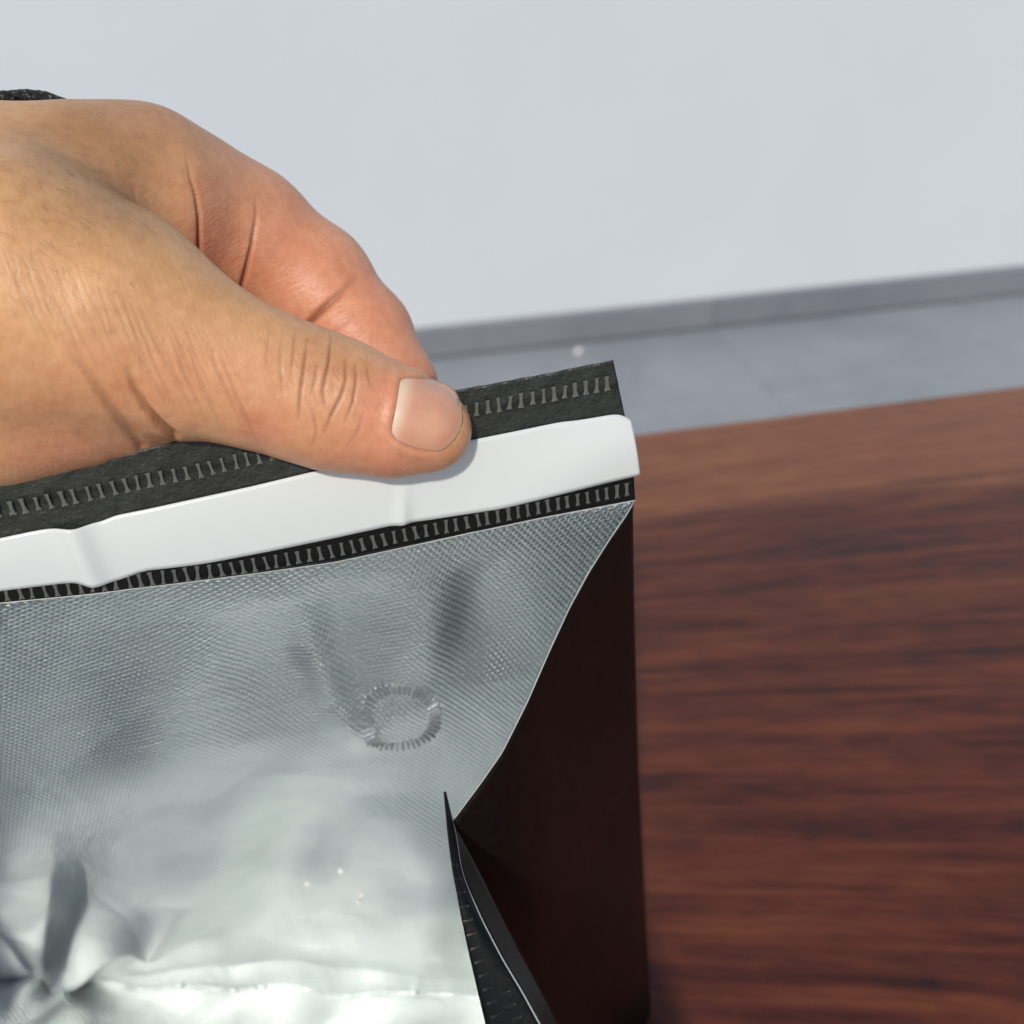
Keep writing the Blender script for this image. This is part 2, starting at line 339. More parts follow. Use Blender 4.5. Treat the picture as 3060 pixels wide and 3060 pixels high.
# valve: ring of radial weld ridges pressed through the foil
def vpt(r, a):
    k = (abs(math.cos(a))**2.2+abs(math.sin(a))**2.2)**(-1/2.2)            # a slightly squared circle
    return VC[0]+r*1.04*k*math.cos(a), VC[2]+r*1.50*k*math.sin(a)
VQ = np.zeros((4, 81, 3))
for i, r in enumerate(np.linspace(0.0054, 0.0088, 4)):
    for k, a in enumerate(np.linspace(0, 2*math.pi, 81)):
        x, z = vpt(r, a); VQ[i, k] = (x, foil_y(x, z)-(0.00007 if 0 < i < 3 else -0.00004), z)
vr = bpart('valve_weld', grid(VQ, np.stack([VQ[..., 0], VQ[..., 2]], -1)), M_FOIL)
rm = box(-0.0017, 0.0017, -0.0004, 0.00018, -0.00022, 0.00022, 0.00015, 2); rm.materials.append(M_GREYFOIL)
for k in range(42):
    a = 2*math.pi*(k+0.3+rng.uniform(-.12, .12))/42; x, z = vpt(0.0071, a); x2, z2 = vpt(0.0075, a)
    o = bpy.data.objects.new('ridge', rm); COL.objects.link(o); o.parent = vr
    o.location = Vector((x, foil_y(x, z)-0.00004, z)); o.rotation_euler = (0, -math.atan2(z2-z, x2-x), 0); o.scale = (rng.uniform(.75, 1.05), 1, rng.uniform(.8, 1.3))

# bands along the opening
def strip(name, top, bot, n, m, off, thick, mat, right=None, wav=None):
    a, b = interp(top, n, 9), interp(bot, n, 9); Q = np.zeros((m, n, 3)); UVs = np.zeros((m, n, 2))
    for j in range(m):
        t = j/(m-1); c = a*(1-t)+b*t
        o_ = np.full(n, off) if wav is None else off+wav(c[:, 0], c[:, 1], t)
        Q[j] = surf(c[:, 0], c[:, 1], o_)
    o = bpart(name, grid(Q[::-1]), mat); solid(o, thick, -1); return o, Q
TOP = [(-260, 1450), (0, 1405), (200, 1380), (400, 1345), (500, 1315), (560, 1298), (640, 1300), (760, 1285), (1000, 1235), (1370, 1160), (1600, 1118), (1829, 1072)]  # left end raised so black film fills the shadowed gap under the palm
TOPB = [(-260, 1690), (0, 1645), (202, 1610), (466, 1550), (921, 1445), (1407, 1345), (1672, 1285), (1868, 1250)]
def crumple(px, py, t):
    q = 0.00008*np.sin(px*0.041+py*0.02)*np.sin(py*0.055+px*0.013)+0.00007*np.sin(px*0.083-py*0.06)
    return q*(1.0 if t < 0.42 else 0.4)+0.00035/(1+np.exp((t-0.42)/0.02))+0.0004*np.exp(-((px-560)/110)**2)*(1-t)
flange, _ = strip('seal_flange', TOP, TOPB, 330, 26, 0.0004, 0.0003, M_FILM, wav=crumple)
W_T = [(-260, 1655), (0, 1598), (104, 1576), (202, 1559), (233, 1561), (311, 1549), (340, 1534), (466, 1506), (750, 1444), (921, 1403), (1150, 1356), (1407, 1306), (1552, 1277), (1672, 1252), (1717, 1248), (1842, 1226), (1866, 1235), (1879, 1246)]
W_B = [(-260, 1780), (0, 1755), (129, 1739), (233, 1727), (280, 1733), (362, 1722), (435, 1697), (621, 1672), (800, 1638), (1000, 1597), (1200, 1553), (1283, 1542), (1490, 1507), (1655, 1467), (1800, 1433), (1907, 1410)]
def kink(px, py, t):
    f1 = 0.0013*np.exp(-((px-(215+70*t))/45)**2)-0.0003*np.exp(-((px-(330+90*t))/80)**2)
    f2 = 0.0007*np.exp(-((px-1200)/22)**2)*np.clip(t*2-0.7, 0, 1)
    return f1+f2+0.0003*np.sin(np.pi*t)+0.0006*np.exp(-((px-1600-500*(1-t))/260)**2)
white, _ = strip('tear_strip', W_T, W_B, 300, 16, 0.0012, 0.00022, M_WHITE, wav=kink)
Z_T = [(-260, 1745), (0, 1720), (202, 1702), (466, 1660), (750, 1610), (1000, 1560), (1283, 1505), (1600, 1440), (1890, 1395)]
Z_B = [(a, b+2) for a, b in ZIPLINE]
tape, _ = strip('zipper_tape', Z_T, Z_B, 300, 12, 0.0005, 0.0003, M_TAPE)
E_T = [(a, b+1) for a, b in ZIPLINE]; E_B = [(a, b+4) for a, b in ZIPLINE]
edge, _ = strip('foil_edge', E_T, E_B, 300, 3, 0.00055, 0.0003, M_EDGE)
# weld ribs, one by one
def rib_mesh(w_, h_, mat):
    bm = bmesh.new(); L = [-0.5, -0.3, 0, 0.3, 0.5]; W = [1.35, 0.8, 0.62, 0.8, 1.35]; rows = []
    for l, k in zip(L, W):
        rows.append([bm.verts.new((s*w_*k/2, d, l*h_)) for s, d in ((-1, 0.0002), (-0.75, -0.00022), (-0.2, -0.00012), (0.25, -0.00012), (0.75, -0.00022), (1, 0.0002))])
    for r0, r1 in zip(rows, rows[1:]):
        for i in range(5): bm.faces.new((r0[i], r0[i+1], r1[i+1], r1[i]))
    me = bpy.data.meshes.new('m'); bm.to_mesh(me); bm.free(); me.materials.append(mat); me.polygons.foreach_set('use_smooth', [True]*len(me.polygons)); return me
def ribs(parent, line, step, off, me):
    c = interp(line, 500); Q = surf(c[:, 0], c[:, 1], off); s = np.r_[0, np.cumsum(np.linalg.norm(np.diff(Q, axis=0), axis=1))]
    for d in np.arange(0.0005, s[-1]-0.0003, step):
        p = np.array([np.interp(d, s, Q[:, k]) for k in range(3)]); p2 = np.array([np.interp(d+0.001, s, Q[:, k]) for k in range(3)])
        tx = p2-p; tx = tx/(np.linalg.norm(tx)+1e-12) if np.linalg.norm(tx) > 1e-6 else np.array([1, 0, 0]); ny = np.array([0, 1.0, -0.05]); ny -= tx*(ny@tx); ny /= np.linalg.norm(ny); tz = np.cross(tx, ny)
        ang = rng.normal(0, 0.07); sc = rng.uniform(0.9, 1.06); p = p+tx*rng.normal(0, 0.00008)
        o = bpy.data.objects.new('weld_rib', me); COL.objects.link(o); o.parent = parent
        R3 = Matrix((tx, ny, tz)).transposed().to_4x4()
        o.matrix_local = Matrix.Translation(p) @ R3 @ Matrix.Rotation(ang, 4, 'Y') @ Matrix.Scale(sc, 4, (0, 0, 1)) @ Matrix.Scale(rng.uniform(0.8, 1.15), 4, (1, 0, 0))
ribs(tape, [(-250, 1798), (5, 1770), (223, 1750), (383, 1731), (507, 1716), (730, 1687), (989, 1641), (1208, 1592), (1424, 1549), (1610, 1511), (1854, 1460), (1888, 1453)], 0.00195, 0.0006, rib_mesh(0.00082, 0.0029, M_RIB))
ribs(flange, [(-250, 1560), (5, 1514), (124, 1493), (269, 1465), (445, 1426), (585, 1400), (725, 1366), (900, 1326), (1160, 1268), (1440, 1211), (1660, 1168), (1822, 1136)], 0.00203, 0.00095, rib_mesh(0.00085, 0.0028, M_RIB2))

# right gusset: far half (outside of the film) from the panel edge to its crease
APEX = CAM+ray(1350, 2452)*((0.150-0.30)/ray(1350, 2452)[2])
corner = hit(1893, 1500)+np.array([0, -0.0006, 0])
top_px = [(1893, 1497), (1872, 1535), (1820, 1610), (1760, 1705), (1700, 1815), (1640, 1945), (1575, 2095), (1500, 2245), (1430, 2345), (1385, 2405), (1350, 2452)]
n = 90; c = interp(top_px, n); tt = np.linspace(0, 1, n)
dep = np.array([proj(corner)[2]*(1-t)+proj(APEX)[2]*t for t in tt]); dep -= 0.003*np.sin(np.pi*tt)
gt = np.array([at(a, b, d) for (a, b), d in zip(c, dep)])
edge_pts = np.array([hit(*p)+np.array([0, -0.0003, 0]) for p in [(1890, 1500), (1888, 1530), (1892, 1800), (1905, 2300), (1925, 2700), (1945, 3060)]])
e0 = edge_pts[-1]; e0b = np.array([0.072, 0.150, 0.0])
m = 70; G = np.zeros((m, n, 3))
for j in range(m):
    v = j/(m-1)
    for i in range(n):
        u = i/(n-1)
        zr = 0.186*(1-v)
        E = np.array([np.interp(zr, edge_pts[::-1, 2], edge_pts[::-1, k]) for k in range(3)]); E[2] = zr
        Ck = np.array([APEX[0]+0.022*v, APEX[1]-0.018*v, APEX[2]*(1-v)])
        lin_top = gt[0]*(1-u)+gt[-1]*u
        G[j, i] = E*(1-u)+Ck*u+(gt[i]-lin_top)*(1-v)**1.5
        G[j, i, 0] -= (0.0025+0.0003*math.sin(9*v+4*u))*math.sin(math.pi*u)*math.sin(math.pi*v)
G[0] = gt
gus = bpart('gusset', grid(G), M_OUT)
gus.data.materials.append(M_FOIL); s_ = solid(gus, 0.00016, 1); s_.material_offset = 1
# cut edge of the gusset: pale laminate rim
rim = np.stack([gt+np.array([0.0000, -0.0002, 0.00003]), gt+np.array([0.0000, -0.0002, -0.00018])])
o = bpart('foil_edge', grid(rim), M_EDGE); solid(o, 0.00016, 0)
# near half: from the crease towards the viewer, with the black sealed flap on its inside
def atz(px, py, z):
    r = ray(px, py); return CAM+r*((z-0.30)/r[2])
Bl = interp([(1352, 2452), (1362, 2500), (1378, 2600), (1395, 2650), (1440, 2750), (1500, 2865), (1560, 2965), (1612, 3060), (1690, 3200)], 60)
zB = np.linspace(0.150, 0.143, 60); B = np.array([atz(a, b, z) for (a, b), z in zip(Bl, zB)])
far_ = np.array([0.034, 0.026, 0.122]); Bx = np.array([B[-1]*(1-t)+far_*t for t in np.linspace(0.1, 1, 14)]); B = np.vstack([B, Bx])
H = np.zeros((40, len(B), 3))
for j in range(40):
    v = j/39
    for i in range(len(B)):
        u = i/(len(B)-1); foot = np.array([APEX[0]+0.022+0.022*u, APEX[1]-0.018-0.075*u, 0.0]); H[j, i] = B[i]*(1-v)+foot*v
o = bpart('gusset', grid(H[::-1]), M_FOIL); o.data.materials.append(M_OUT); s_ = solid(o, 0.00016, -1); s_.material_offset = 1
o = bpart('foil_edge', grid(np.stack([B+np.array([0.00005, 0, 0.00012]), B+np.array([-0.00005, 0, -0.0001])])), M_EDGE); solid(o, 0.00014, 0)
Al = interp([(1328, 2368), (1333, 2420), (1340, 2500), (1355, 2620), (1378, 2740), (1402, 2850), (1430, 2970), (1452, 3060), (1482, 3200)], 60)
zA = np.linspace(0.156, 0.138, 60)
A = np.array([atz(a, b, z) for (a, b), z in zip(Al, zA)])
Bq = B[:60].copy(); Bq[:, 0] -= 0.00004; Bq[:, 2] -= 0.0001
Bq[0] = atz(1331, 2369, 0.1558)
FL = np.stack([A*(1-t)+Bq*t+np.array([0.0, 0.0, 0.0012])*math.sin(math.pi*t)*0.25 for t in np.linspace(0, 1, 10)])
Cl = interp([(1356, 2462), (1372, 2490), (1402, 2548), (1450, 2640), (1500, 2738), (1560, 2850), (1612, 2945), (1668, 3050), (1740, 3200)], 60)
refl_edge = np.array([atz(a, b, z) for (a, b), z in zip(Cl, np.linspace(0.1492, 0.1375, 60))]); Bo = B[:60].copy(); Bo[:, 0] += 0.0001; Bo[:, 2] -= 0.0003
o = bpart('flap_and_reflection', grid(np.stack([Bo*(1-t)+refl_edge*t for t in np.linspace(0, 1, 8)])), M_OUT); solid(o, 0.00010, 0)  # added dark strip in place of the flap's reflection in the gusset
flap = bpart('flap_and_reflection', grid(FL), M_TAPE); solid(flap, 0.0003, 0)
rm2 = rib_mesh(0.0004, 0.0018, M_RIB3)
for k in range(14, 58, 3):
    for fr, on in ((0.25, 1), (0.62, k > 40)):
        if not on: continue
        p = A[k]*(1-fr)+Bq[k]*fr+np.array([0, 0, 0.0003])*math.sin(math.pi*fr); tx = A[k+1]-A[k]; tx /= np.linalg.norm(tx)
        tz = (Bq[k]-A[k]); tz -= tx*(tz@tx); tz /= np.linalg.norm(tz); ny = np.cross(tz, tx)
        if ny@(p-CAM) < 0: ny = -ny
        o = bpy.data.objects.new('weld_rib', rm2); COL.objects.link(o); o.parent = flap
        wd = np.linalg.norm(Bq[k]-A[k]); sc = min(1.0, wd*0.35/0.0022)
        o.matrix_local = Matrix.Translation(p) @ Matrix((tx, ny, np.cross(tx, ny))).transposed().to_4x4() @ Matrix.Scale(sc, 4, (0, 0, 1))
# bag floor, near panel and left gusset (mostly outside the picture)
NL = np.array([-0.175, 0.020, 0.112]); NR = far_
Q = np.zeros((24, 30, 3))
for j in range(24):
    v = j/23
    for i in range(30):
        u = i/29; top = NL*(1-u)+NR*u; bt = np.array([-0.165, 0.030, 0])*(1-u)+np.array([0.055, 0.022, 0])*u
        Q[j, i] = top*(1-v)+bt*v; Q[j, i, 1] -= 0.006*math.sin(math.pi*u)*math.sin(math.pi*(0.2+0.8*v))
o = bpart('front_panel', grid(Q), M_FOIL); o.data.materials.append(M_OUT); s_ = solid(o, 0.00018, -1); s_.material_offset = 1
Q = np.zeros((24, 24, 3))
for j in range(24):
    v = j/23
    for i in range(24):
        u = i/23; z = 0.17*(1-v)*(1-u)+0.112*(1-v)*u; Q[j, i] = (left_x-0.028*u+0.004*math.sin(math.pi*u)*(1-v), S(left_x, z)*(1-u)+(0.020+0.010*v)*u, z)
o = bpart('gusset', grid(Q), M_FOIL); o.data.materials.append(M_OUT); s_ = solid(o, 0.00018, 1); s_.material_offset = 1
nb = 200; mb = 150; Q = np.zeros((mb, nb, 3))
for j in range(mb):
    v = j/(mb-1)
    for i in range(nb):
        u = i/(nb-1); a = P[-1, int(u*(nx-1))] 
        rx = np.array([np.interp(v, [0, .45, 1], [0.066, 0.030, 0.052]), np.interp(v, [0, .45, 1], [0.148, 0.088, 0.024]), 0]); lx = np.array([-0.145-0.02*v, P[-1, 0, 1]*(1-v)+0.030*v, 0])
        p = lx*(1-u)+rx*u; p[1] = np.interp(v, [0, .3], [a[1] if u < .99 else rx[1], p[1]]) if v < .3 else p[1]; p[2] = 0.0014+0.044*v; p[1] += 0.0012*max(0, 1-v*40)
        Q[j, i] = p
rf = np.random.default_rng(3); hh = np.zeros(Q.shape[:2])
for _ in range(22):
    k = rf.normal(0, 1, 2); k *= rf.uniform(90, 380)/np.linalg.norm(k); hh += 0.05/np.linalg.norm(k)**0.95*np.sin(k[0]*Q[..., 0]+k[1]*Q[..., 1]+rf.uniform(0, 6.28))
hh = np.abs(hh)-0.0006                                   # creased like crumpled film
Q[..., 2] += np.clip(hh, -0.0007, 0.005)*np.clip(np.linspace(-0.4, 7, mb), 0, 1)[:, None]
o = bpart('bag_floor', grid(Q, np.stack([Q[..., 0], Q[..., 1]], -1)), M_FOIL)
for o in list(bag.children):
    for ch in o.children: ch.matrix_parent_inverse = Matrix()

# ------------------------------------------------------------------ hand
VOX = 0.00048
def nodes(L): return [(at(a, b, d), r*d/FPX) for a, b, d, r in L]
THUMB = nodes([(1283, 1283, .1765, 126), (1165, 1258, .176, 158), (1000, 1208, .1745, 188), (850, 1158, .1725, 190), (700, 1108, .170, 203), (540, 1050, .168, 243), (330, 960, .166, 330), (60, 900, .165, 420), (-400, 900, .163, 440), (-900, 930, .160, 430)])
THENAR = nodes([(425, 1135, .1735, 205), (250, 1112, .172, 285), (0, 1120, .171, 330), (-400, 1110, .168, 330)])
INDEX = nodes([(-400, 680, .172, 360), (0, 640, .176, 300), (250, 612, .181, 276), (420, 600, .188, 264), (560, 645, .196, 228), (720, 712, .203, 206), (925, 852, .207, 176), (1072, 1010, .2055, 152), (1163, 1150, .203, 130), (1220, 1290, .2015, 108)])
WEB = nodes([(-400, 800, .166, 400), (60, 770, .169, 320), (290, 740, .180, 190)])
MID = nodes([(100, 800, .200, 250), (380, 800, .216, 190), (760, 985, .228, 140), (860, 1180, .222, 125), (830, 1380, .2145, 105)])
RING = nodes([(0, 900, .205, 240), (260, 960, .226, 170), (560, 1130, .240, 135), (640, 1300, .232, 118), (600, 1480, .222, 100)])
LITTLE = nodes([(-100, 1020, .205, 220), (100, 1120, .230, 150), (330, 1260, .244, 115), (400, 1420, .236, 100), (370, 1560, .226, 88)])
allp = np.array([p for ch in (THUMB, THENAR, INDEX, WEB, MID, RING, LITTLE) for p, r in ch]); allr = np.array([r for ch in (THUMB, THENAR, INDEX, WEB, MID, RING, LITTLE) for p, r in ch])
lo = (allp-allr[:, None]).min(0)-0.003; hi = (allp+allr[:, None]).max(0)+0.003
dims = np.ceil((hi-lo)/VOX).astype(int)+1
ax = [lo[k]+VOX*np.arange(dims[k]) for k in range(3)]
def smin(a, b, k):
    h = np.maximum(k-np.abs(a-b), 0)/k; return np.minimum(a, b)-h*h*k*0.25
def field(chains, k):
    Fd = np.full(tuple(dims), 0.03, dtype=np.float32)
    for ch in chains:
        for (p, r), (q, s) in zip(ch, ch[1:]):
            R_m = max(r, s)+0.012; a0 = np.minimum(p, q)-R_m; b0 = np.maximum(p, q)+R_m
            i0 = np.maximum(((a0-lo)/VOX).astype(int), 0); i1 = np.minimum(((b0-lo)/VOX).astype(int)+1, dims)
            sl = tuple(slice(i0[k_], i1[k_]) for k_ in range(3))
            x, y, z = np.meshgrid(*[ax[k_][sl[k_]].astype(np.float32) for k_ in range(3)], indexing='ij', sparse=True)
            ab = (q-p); L2 = float(ab@ab)
            t = np.clip(((x-np.float32(p[0]))*np.float32(ab[0])+(y-np.float32(p[1]))*np.float32(ab[1])+(z-np.float32(p[2]))*np.float32(ab[2]))/np.float32(L2), 0, 1)
            d = np.sqrt((x-np.float32(p[0])-t*np.float32(ab[0]))**2+(y-np.float32(p[1])-t*np.float32(ab[1]))**2+(z-np.float32(p[2])-t*np.float32(ab[2]))**2)
            tsm = t*t*(3-2*t)
            d -= np.float32(r)+(np.float32(s-r))*(0.5*t+0.5*tsm)
            Fd[sl] = smin(Fd[sl], d, np.float32(k))
    return Fd
Fh = field([THUMB], 0.004)
Fh = smin(Fh, field([THENAR], 0.004), np.float32(0.0022))
Fi = smin(field([INDEX], 0.004), field([WEB], 0.004), np.float32(0.006))
kx = (0.0026+0.016*np.clip((-0.048-ax[0])/0.035, 0, 1)).astype(np.float32)[:, None, None]   # finger and thumb part at the right, one palm at the left
Fh = smin(Fh, Fi, kx)
del Fi
for ch in (MID, RING, LITTLE): Fh = smin(Fh, field([ch], 0.004), np.float32(0.0025))
def surface_nets(F):
    neg = F < 0; nxx, nyy, nzz = F.shape
    cnt = np.zeros((nxx-1, nyy-1, nzz-1), np.uint8)
    for dx in (0, 1):
        for dy in (0, 1):
            for dz in (0, 1): cnt += neg[dx:nxx-1+dx, dy:nyy-1+dy, dz:nzz-1+dz]
    act = (cnt > 0) & (cnt < 8); ids = np.full(act.shape, -1, np.int32); I, J, K = np.nonzero(act); ids[I, J, K] = np.arange(len(I))
    acc = np.zeros((len(I), 3)); num = np.zeros(len(I))
    cor = [(a, b, c) for a in (0, 1) for b in (0, 1) for c in (0, 1)]
    for a in cor:
        for k in range(3):
            if a[k] == 0:
                b = list(a); b[k] = 1
                fa = F[I+a[0], J+a[1], K+a[2]]; fb = F[I+b[0], J+b[1], K+b[2]]; mk = (fa < 0) != (fb < 0)
                t = np.where(mk, fa/np.where(mk, fa-fb, 1), 0)
                for d in range(3): acc[:, d] += np.where(mk, a[d]+(t if d == k else 0), 0)
                num += mk
    V = np.stack([I, J, K], 1)+acc/num[:, None]
    quads = []
    for k in range(3):
        sl0 = [slice(None)]*3; sl1 = [slice(None)]*3; sl0[k] = slice(0, -1); sl1[k] = slice(1, None)
        n0, n1 = neg[tuple(sl0)], neg[tuple(sl1)]; ii = np.stack(np.nonzero(n0 != n1), 1); flip = n0[tuple(ii.T)]
        u, v = (k+1) % 3, (k+2) % 3; ok = (ii[:, u] > 0) & (ii[:, v] > 0) & (ii[:, u] < F.shape[u]-1) & (ii[:, v] < F.shape[v]-1); ii = ii[ok]; flip = flip[ok]
        def cell(du, dv):
            c = ii.copy(); c[:, u] += du; c[:, v] += dv; return ids[c[:, 0], c[:, 1], c[:, 2]]
        q = np.stack([cell(-1, -1), cell(0, -1), cell(0, 0), cell(-1, 0)], 1); q[~flip] = q[~flip][:, ::-1]; quads.append(q)
    return V, np.concatenate(quads)
V, Fq = surface_nets(Fh); V = lo+V*VOX; del Fh
def np_mesh(V, Fq):
    me = bpy.data.meshes.new('hand'); me.vertices.add(len(V)); me.vertices.foreach_set('co', V.astype(np.float32).ravel())
    me.loops.add(len(Fq)*4); me.loops.foreach_set('vertex_index', Fq.astype(np.int32).ravel())
    me.polygons.add(len(Fq)); me.polygons.foreach_set('loop_start', np.arange(0, len(Fq)*4, 4, dtype=np.int32)); me.update(calc_edges=True); me.validate(); return me
tmp = bpy.data.objects.new('tmp', np_mesh(V, Fq)); COL.objects.link(tmp)
mo = tmp.modifiers.new('s', 'SUBSURF'); mo.levels = 1; mo.render_levels = 1
hm = bpy.data.meshes.new_from_object(tmp.evaluated_get(bpy.context.evaluated_depsgraph_get())); bpy.data.objects.remove(tmp)
nv = len(hm.vertices); co = np.empty(nv*3, np.float32); hm.vertices.foreach_get('co', co); co = co.reshape(-1, 3).astype(float)
no = np.empty(nv*3, np.float32); hm.vertices.foreach_get('normal', no); no = no.reshape(-1, 3).astype(float)
if np.mean(np.einsum('ij,ij->i', no, co-allp.mean(0))) < 0:
    hm.flip_normals(); no = -no
px, py, dp = proj(co)
vis = (np.einsum('ij,ij->i', no, CAM-co) > 0) & (dp < .236)
def chain_d(ch):
    d = np.full(nv, 9.0)
    for (p, r), (q, s) in zip(ch, ch[1:]):
        ab = q-p; t = np.clip((co-p)@ab/(ab@ab), 0, 1); d = np.minimum(d, np.linalg.norm(co-p-t[:, None]*ab, axis=1)-(r+(s-r)*t))
    return d
on_thumb = np.minimum(chain_d(THUMB), chain_d(THENAR)) < np.minimum(chain_d(INDEX), chain_d(WEB))
side = 1/(1+np.exp(-np.clip((np.minimum(chain_d(INDEX), chain_d(WEB))-np.minimum(chain_d(THUMB), chain_d(THENAR)))/0.0006, -30, 30)))   # 1 on the thumb, 0 on the finger
def line_d(pts):
    p = interp(pts, 60) if len(pts) > 2 else np.array(pts, float)
    d = np.full(nv, 1e3); tt = np.zeros(nv); q = np.array(p)
    bb = (px > q[:, 0].min()-120) & (px < q[:, 0].max()+120) & (py > q[:, 1].min()-120) & (py < q[:, 1].max()+120) & vis
    k = np.nonzero(bb)[0]; dk = np.full(len(k), 1e3); tk = np.zeros(len(k))
    for i in range(len(q)-1):
        a, b = q[i], q[i+1]; ab = b-a; t = np.clip(((px[k]-a[0])*ab[0]+(py[k]-a[1])*ab[1])/(ab@ab+1e-9), 0, 1)
        dd = np.hypot(px[k]-a[0]-t*ab[0], py[k]-a[1]-t*ab[1]); mm = dd < dk; dk = np.where(mm, dd, dk); tk = np.where(mm, (i+t)/(len(q)-1), tk)
    d[k] = dk; tt[k] = tk; return d, tt
disp = np.zeros(nv); crease = np.zeros(nv)
#        points, half width px, depth m, bulge width px, start strength, end strength
CR = [([(557, 465), (569, 531), (584, 581), (593, 647), (592, 738), (588, 840)], 6.5, .0008, 80, .08, 1.0, 0),
      ([(764, 585), (766, 647), (751, 738), (729, 821), (706, 910)], 6.5, .0008, 80, .08, 1.0, 0),
      ([(1064, 832), (1015, 878), (965, 924), (910, 978)], 11, .0009, 60, .2, 1.0, 0),
      ([(1056, 940), (1010, 980), (980, 1010)], 10, .0003, 40, .2, .7, 0),
      ([(400, 560), (408, 610), (428, 690)], 7, .0002, 30, .5, .4, 0),
      ([(190, 1008), (232, 1075), (290, 1153), (331, 1219), (373, 1269), (422, 1330)], 15, .0007, 60, .2, .9, 1),
      ([(385, 1104), (406, 1166), (439, 1219), (480, 1265), (520, 1298)], 12, .0010, 60, .2, 1.3, 1),
      ([(240, 1298), (306, 1348), (340, 1375)], 16, .0003, 50, .6, .5, 1)]
FINE = [([(919, 1015), (911, 1073), (903, 1139), (895, 1197), (893, 1251)], .00030), ([(990, 1006), (982, 1085), (971, 1131), (965, 1168), (973, 1205)], .00034),
        ([(1033, 1073), (1034, 1135), (1019, 1184), (994, 1234), (969, 1292)], .00034), ([(1064, 1081), (1064, 1143), (1056, 1197), (1035, 1255)], .00024),
        ([(948, 1085), (942, 1135), (932, 1176)], .00018), ([(882, 986), (878, 1052), (870, 1120)], .00013), ([(1095, 1089), (1103, 1131), (1112, 1165)], .00013),
        ([(1088, 1230), (1070, 1290), (1040, 1330)], .00012), ([(845, 985), (838, 1080), (846, 1200)], .00009), ([(805, 975), (795, 1090)], .00008), ([(930, 1210), (945, 1290), (935, 1330)], .00012)]
for k in range(34):
    x0 = 20+k*20+rng.uniform(-12, 12); y0 = 760+rng.uniform(-40, 60)+k*9; L = rng.uniform(170, 330)
    FINE.append(([(x0, y0), (x0+0.18*L+rng.uniform(-8, 8), y0+0.5*L), (x0+0.42*L, y0+L)], rng.uniform(.00004, .00009)))
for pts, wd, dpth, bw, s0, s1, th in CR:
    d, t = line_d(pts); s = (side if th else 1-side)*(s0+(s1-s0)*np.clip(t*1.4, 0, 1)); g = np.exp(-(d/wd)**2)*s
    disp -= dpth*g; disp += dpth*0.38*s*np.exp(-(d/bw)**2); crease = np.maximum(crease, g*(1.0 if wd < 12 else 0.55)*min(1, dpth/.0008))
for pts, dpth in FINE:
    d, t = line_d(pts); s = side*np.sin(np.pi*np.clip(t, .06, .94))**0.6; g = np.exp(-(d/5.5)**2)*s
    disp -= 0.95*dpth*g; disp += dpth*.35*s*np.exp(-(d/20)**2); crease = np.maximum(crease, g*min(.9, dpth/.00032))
NAIL = [(1197, 1133), (1189, 1189), (1176, 1255), (1169, 1290), (1182, 1313), (1209, 1329), (1259, 1345), (1317, 1352), (1346, 1331), (1374, 1294), (1385, 1259), (1383, 1208), (1365, 1172), (1338, 1149), (1296, 1133), (1251, 1129), (1217, 1128)]
def in_poly(poly):
    c = np.zeros(nv, bool); q = poly+[poly[0]]
    for (x0, y0), (x1, y1) in zip(q, q[1:]):
        if y0 != y1: c ^= ((y0 > py) != (y1 > py)) & (px < (x1-x0)*(py-y0)/(y1-y0)+x0)
    return c & vis
inside = in_poly(NAIL); d, t = line_d(NAIL+[NAIL[0]]); out = (~inside)*1.0
fold = np.clip((1320-px)/60, 0, 1)                      # the fold of skin fades towards the free edge
disp += out*.00034*np.exp(-((d-16)/15)**2)*fold; disp -= inside*.00016*np.clip(d/8, 0, 1); crease = np.maximum(crease, out*fold*.45*np.exp(-(d/5)**2))
# low frequency unevenness so that nothing is a perfect tube
for _ in range(24):
    k = rng.normal(0, 1, 3); k *= rng.uniform(120, 420)/np.linalg.norm(k); disp += 0.014/np.linalg.norm(k)*np.sin(co@k+rng.uniform(0, 6.28))*0.25
co2 = co+no*disp[:, None]
hm.vertices.foreach_set('co', co2.astype(np.float32).ravel())
def blob(x, y, sx, sy): return np.exp(-((px-x)/sx)**2-((py-y)/sy)**2)
pink = np.clip(1.0*(1/(1+np.exp(-(px-600+0.25*(py-700))/95)))*(1-side)+.9*blob(1240, 1270, 190, 190)+.4*blob(1130, 1220, 60, 110)+.75*blob(1080, 1390, 220, 90)+.8*blob(790, 1290, 90, 60)+.55*blob(200, 1380, 330, 90)+.45*blob(600, 720, 90, 180)*(1-side)+.15*blob(500, 330, 220, 70)+.45*blob(620, 1180, 600, 260)+.3*blob(150, 1250, 300, 200), 0, 1)
dorsal_shade = np.clip(1.0*blob(420, 360, 330, 130)+.8*blob(380, 610, 130, 150)+.5*blob(150, 480, 260, 200)+.45*blob(960, 1120, 120, 160), 0, 1)  # browner dorsal skin, plus shade painted on the hand's top and web hollow
for nme, arr in (('dorsal_shade', dorsal_shade), ('pink', pink), ('crease', np.clip(crease, 0, 1))):
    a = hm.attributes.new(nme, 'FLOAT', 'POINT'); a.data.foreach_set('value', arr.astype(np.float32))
dirx, diry = np.where(on_thumb, .40, .85), np.where(on_thumb, .92, -.50)
sv = np.stack([(px*dirx+py*diry)*6e-5, (px*diry-py*dirx)*6e-5, dp*0], 1)
a = hm.attributes.new('skin_uv', 'FLOAT_VECTOR', 'POINT'); a.data.foreach_set('vector', sv.astype(np.float32).ravel())
hm.update()
hand = link('hand', hm, M_SKIN)
hand['label'] = 'bare hand pinching the top of the black bag between thumb and bent index finger'; hand['category'] = 'hand'
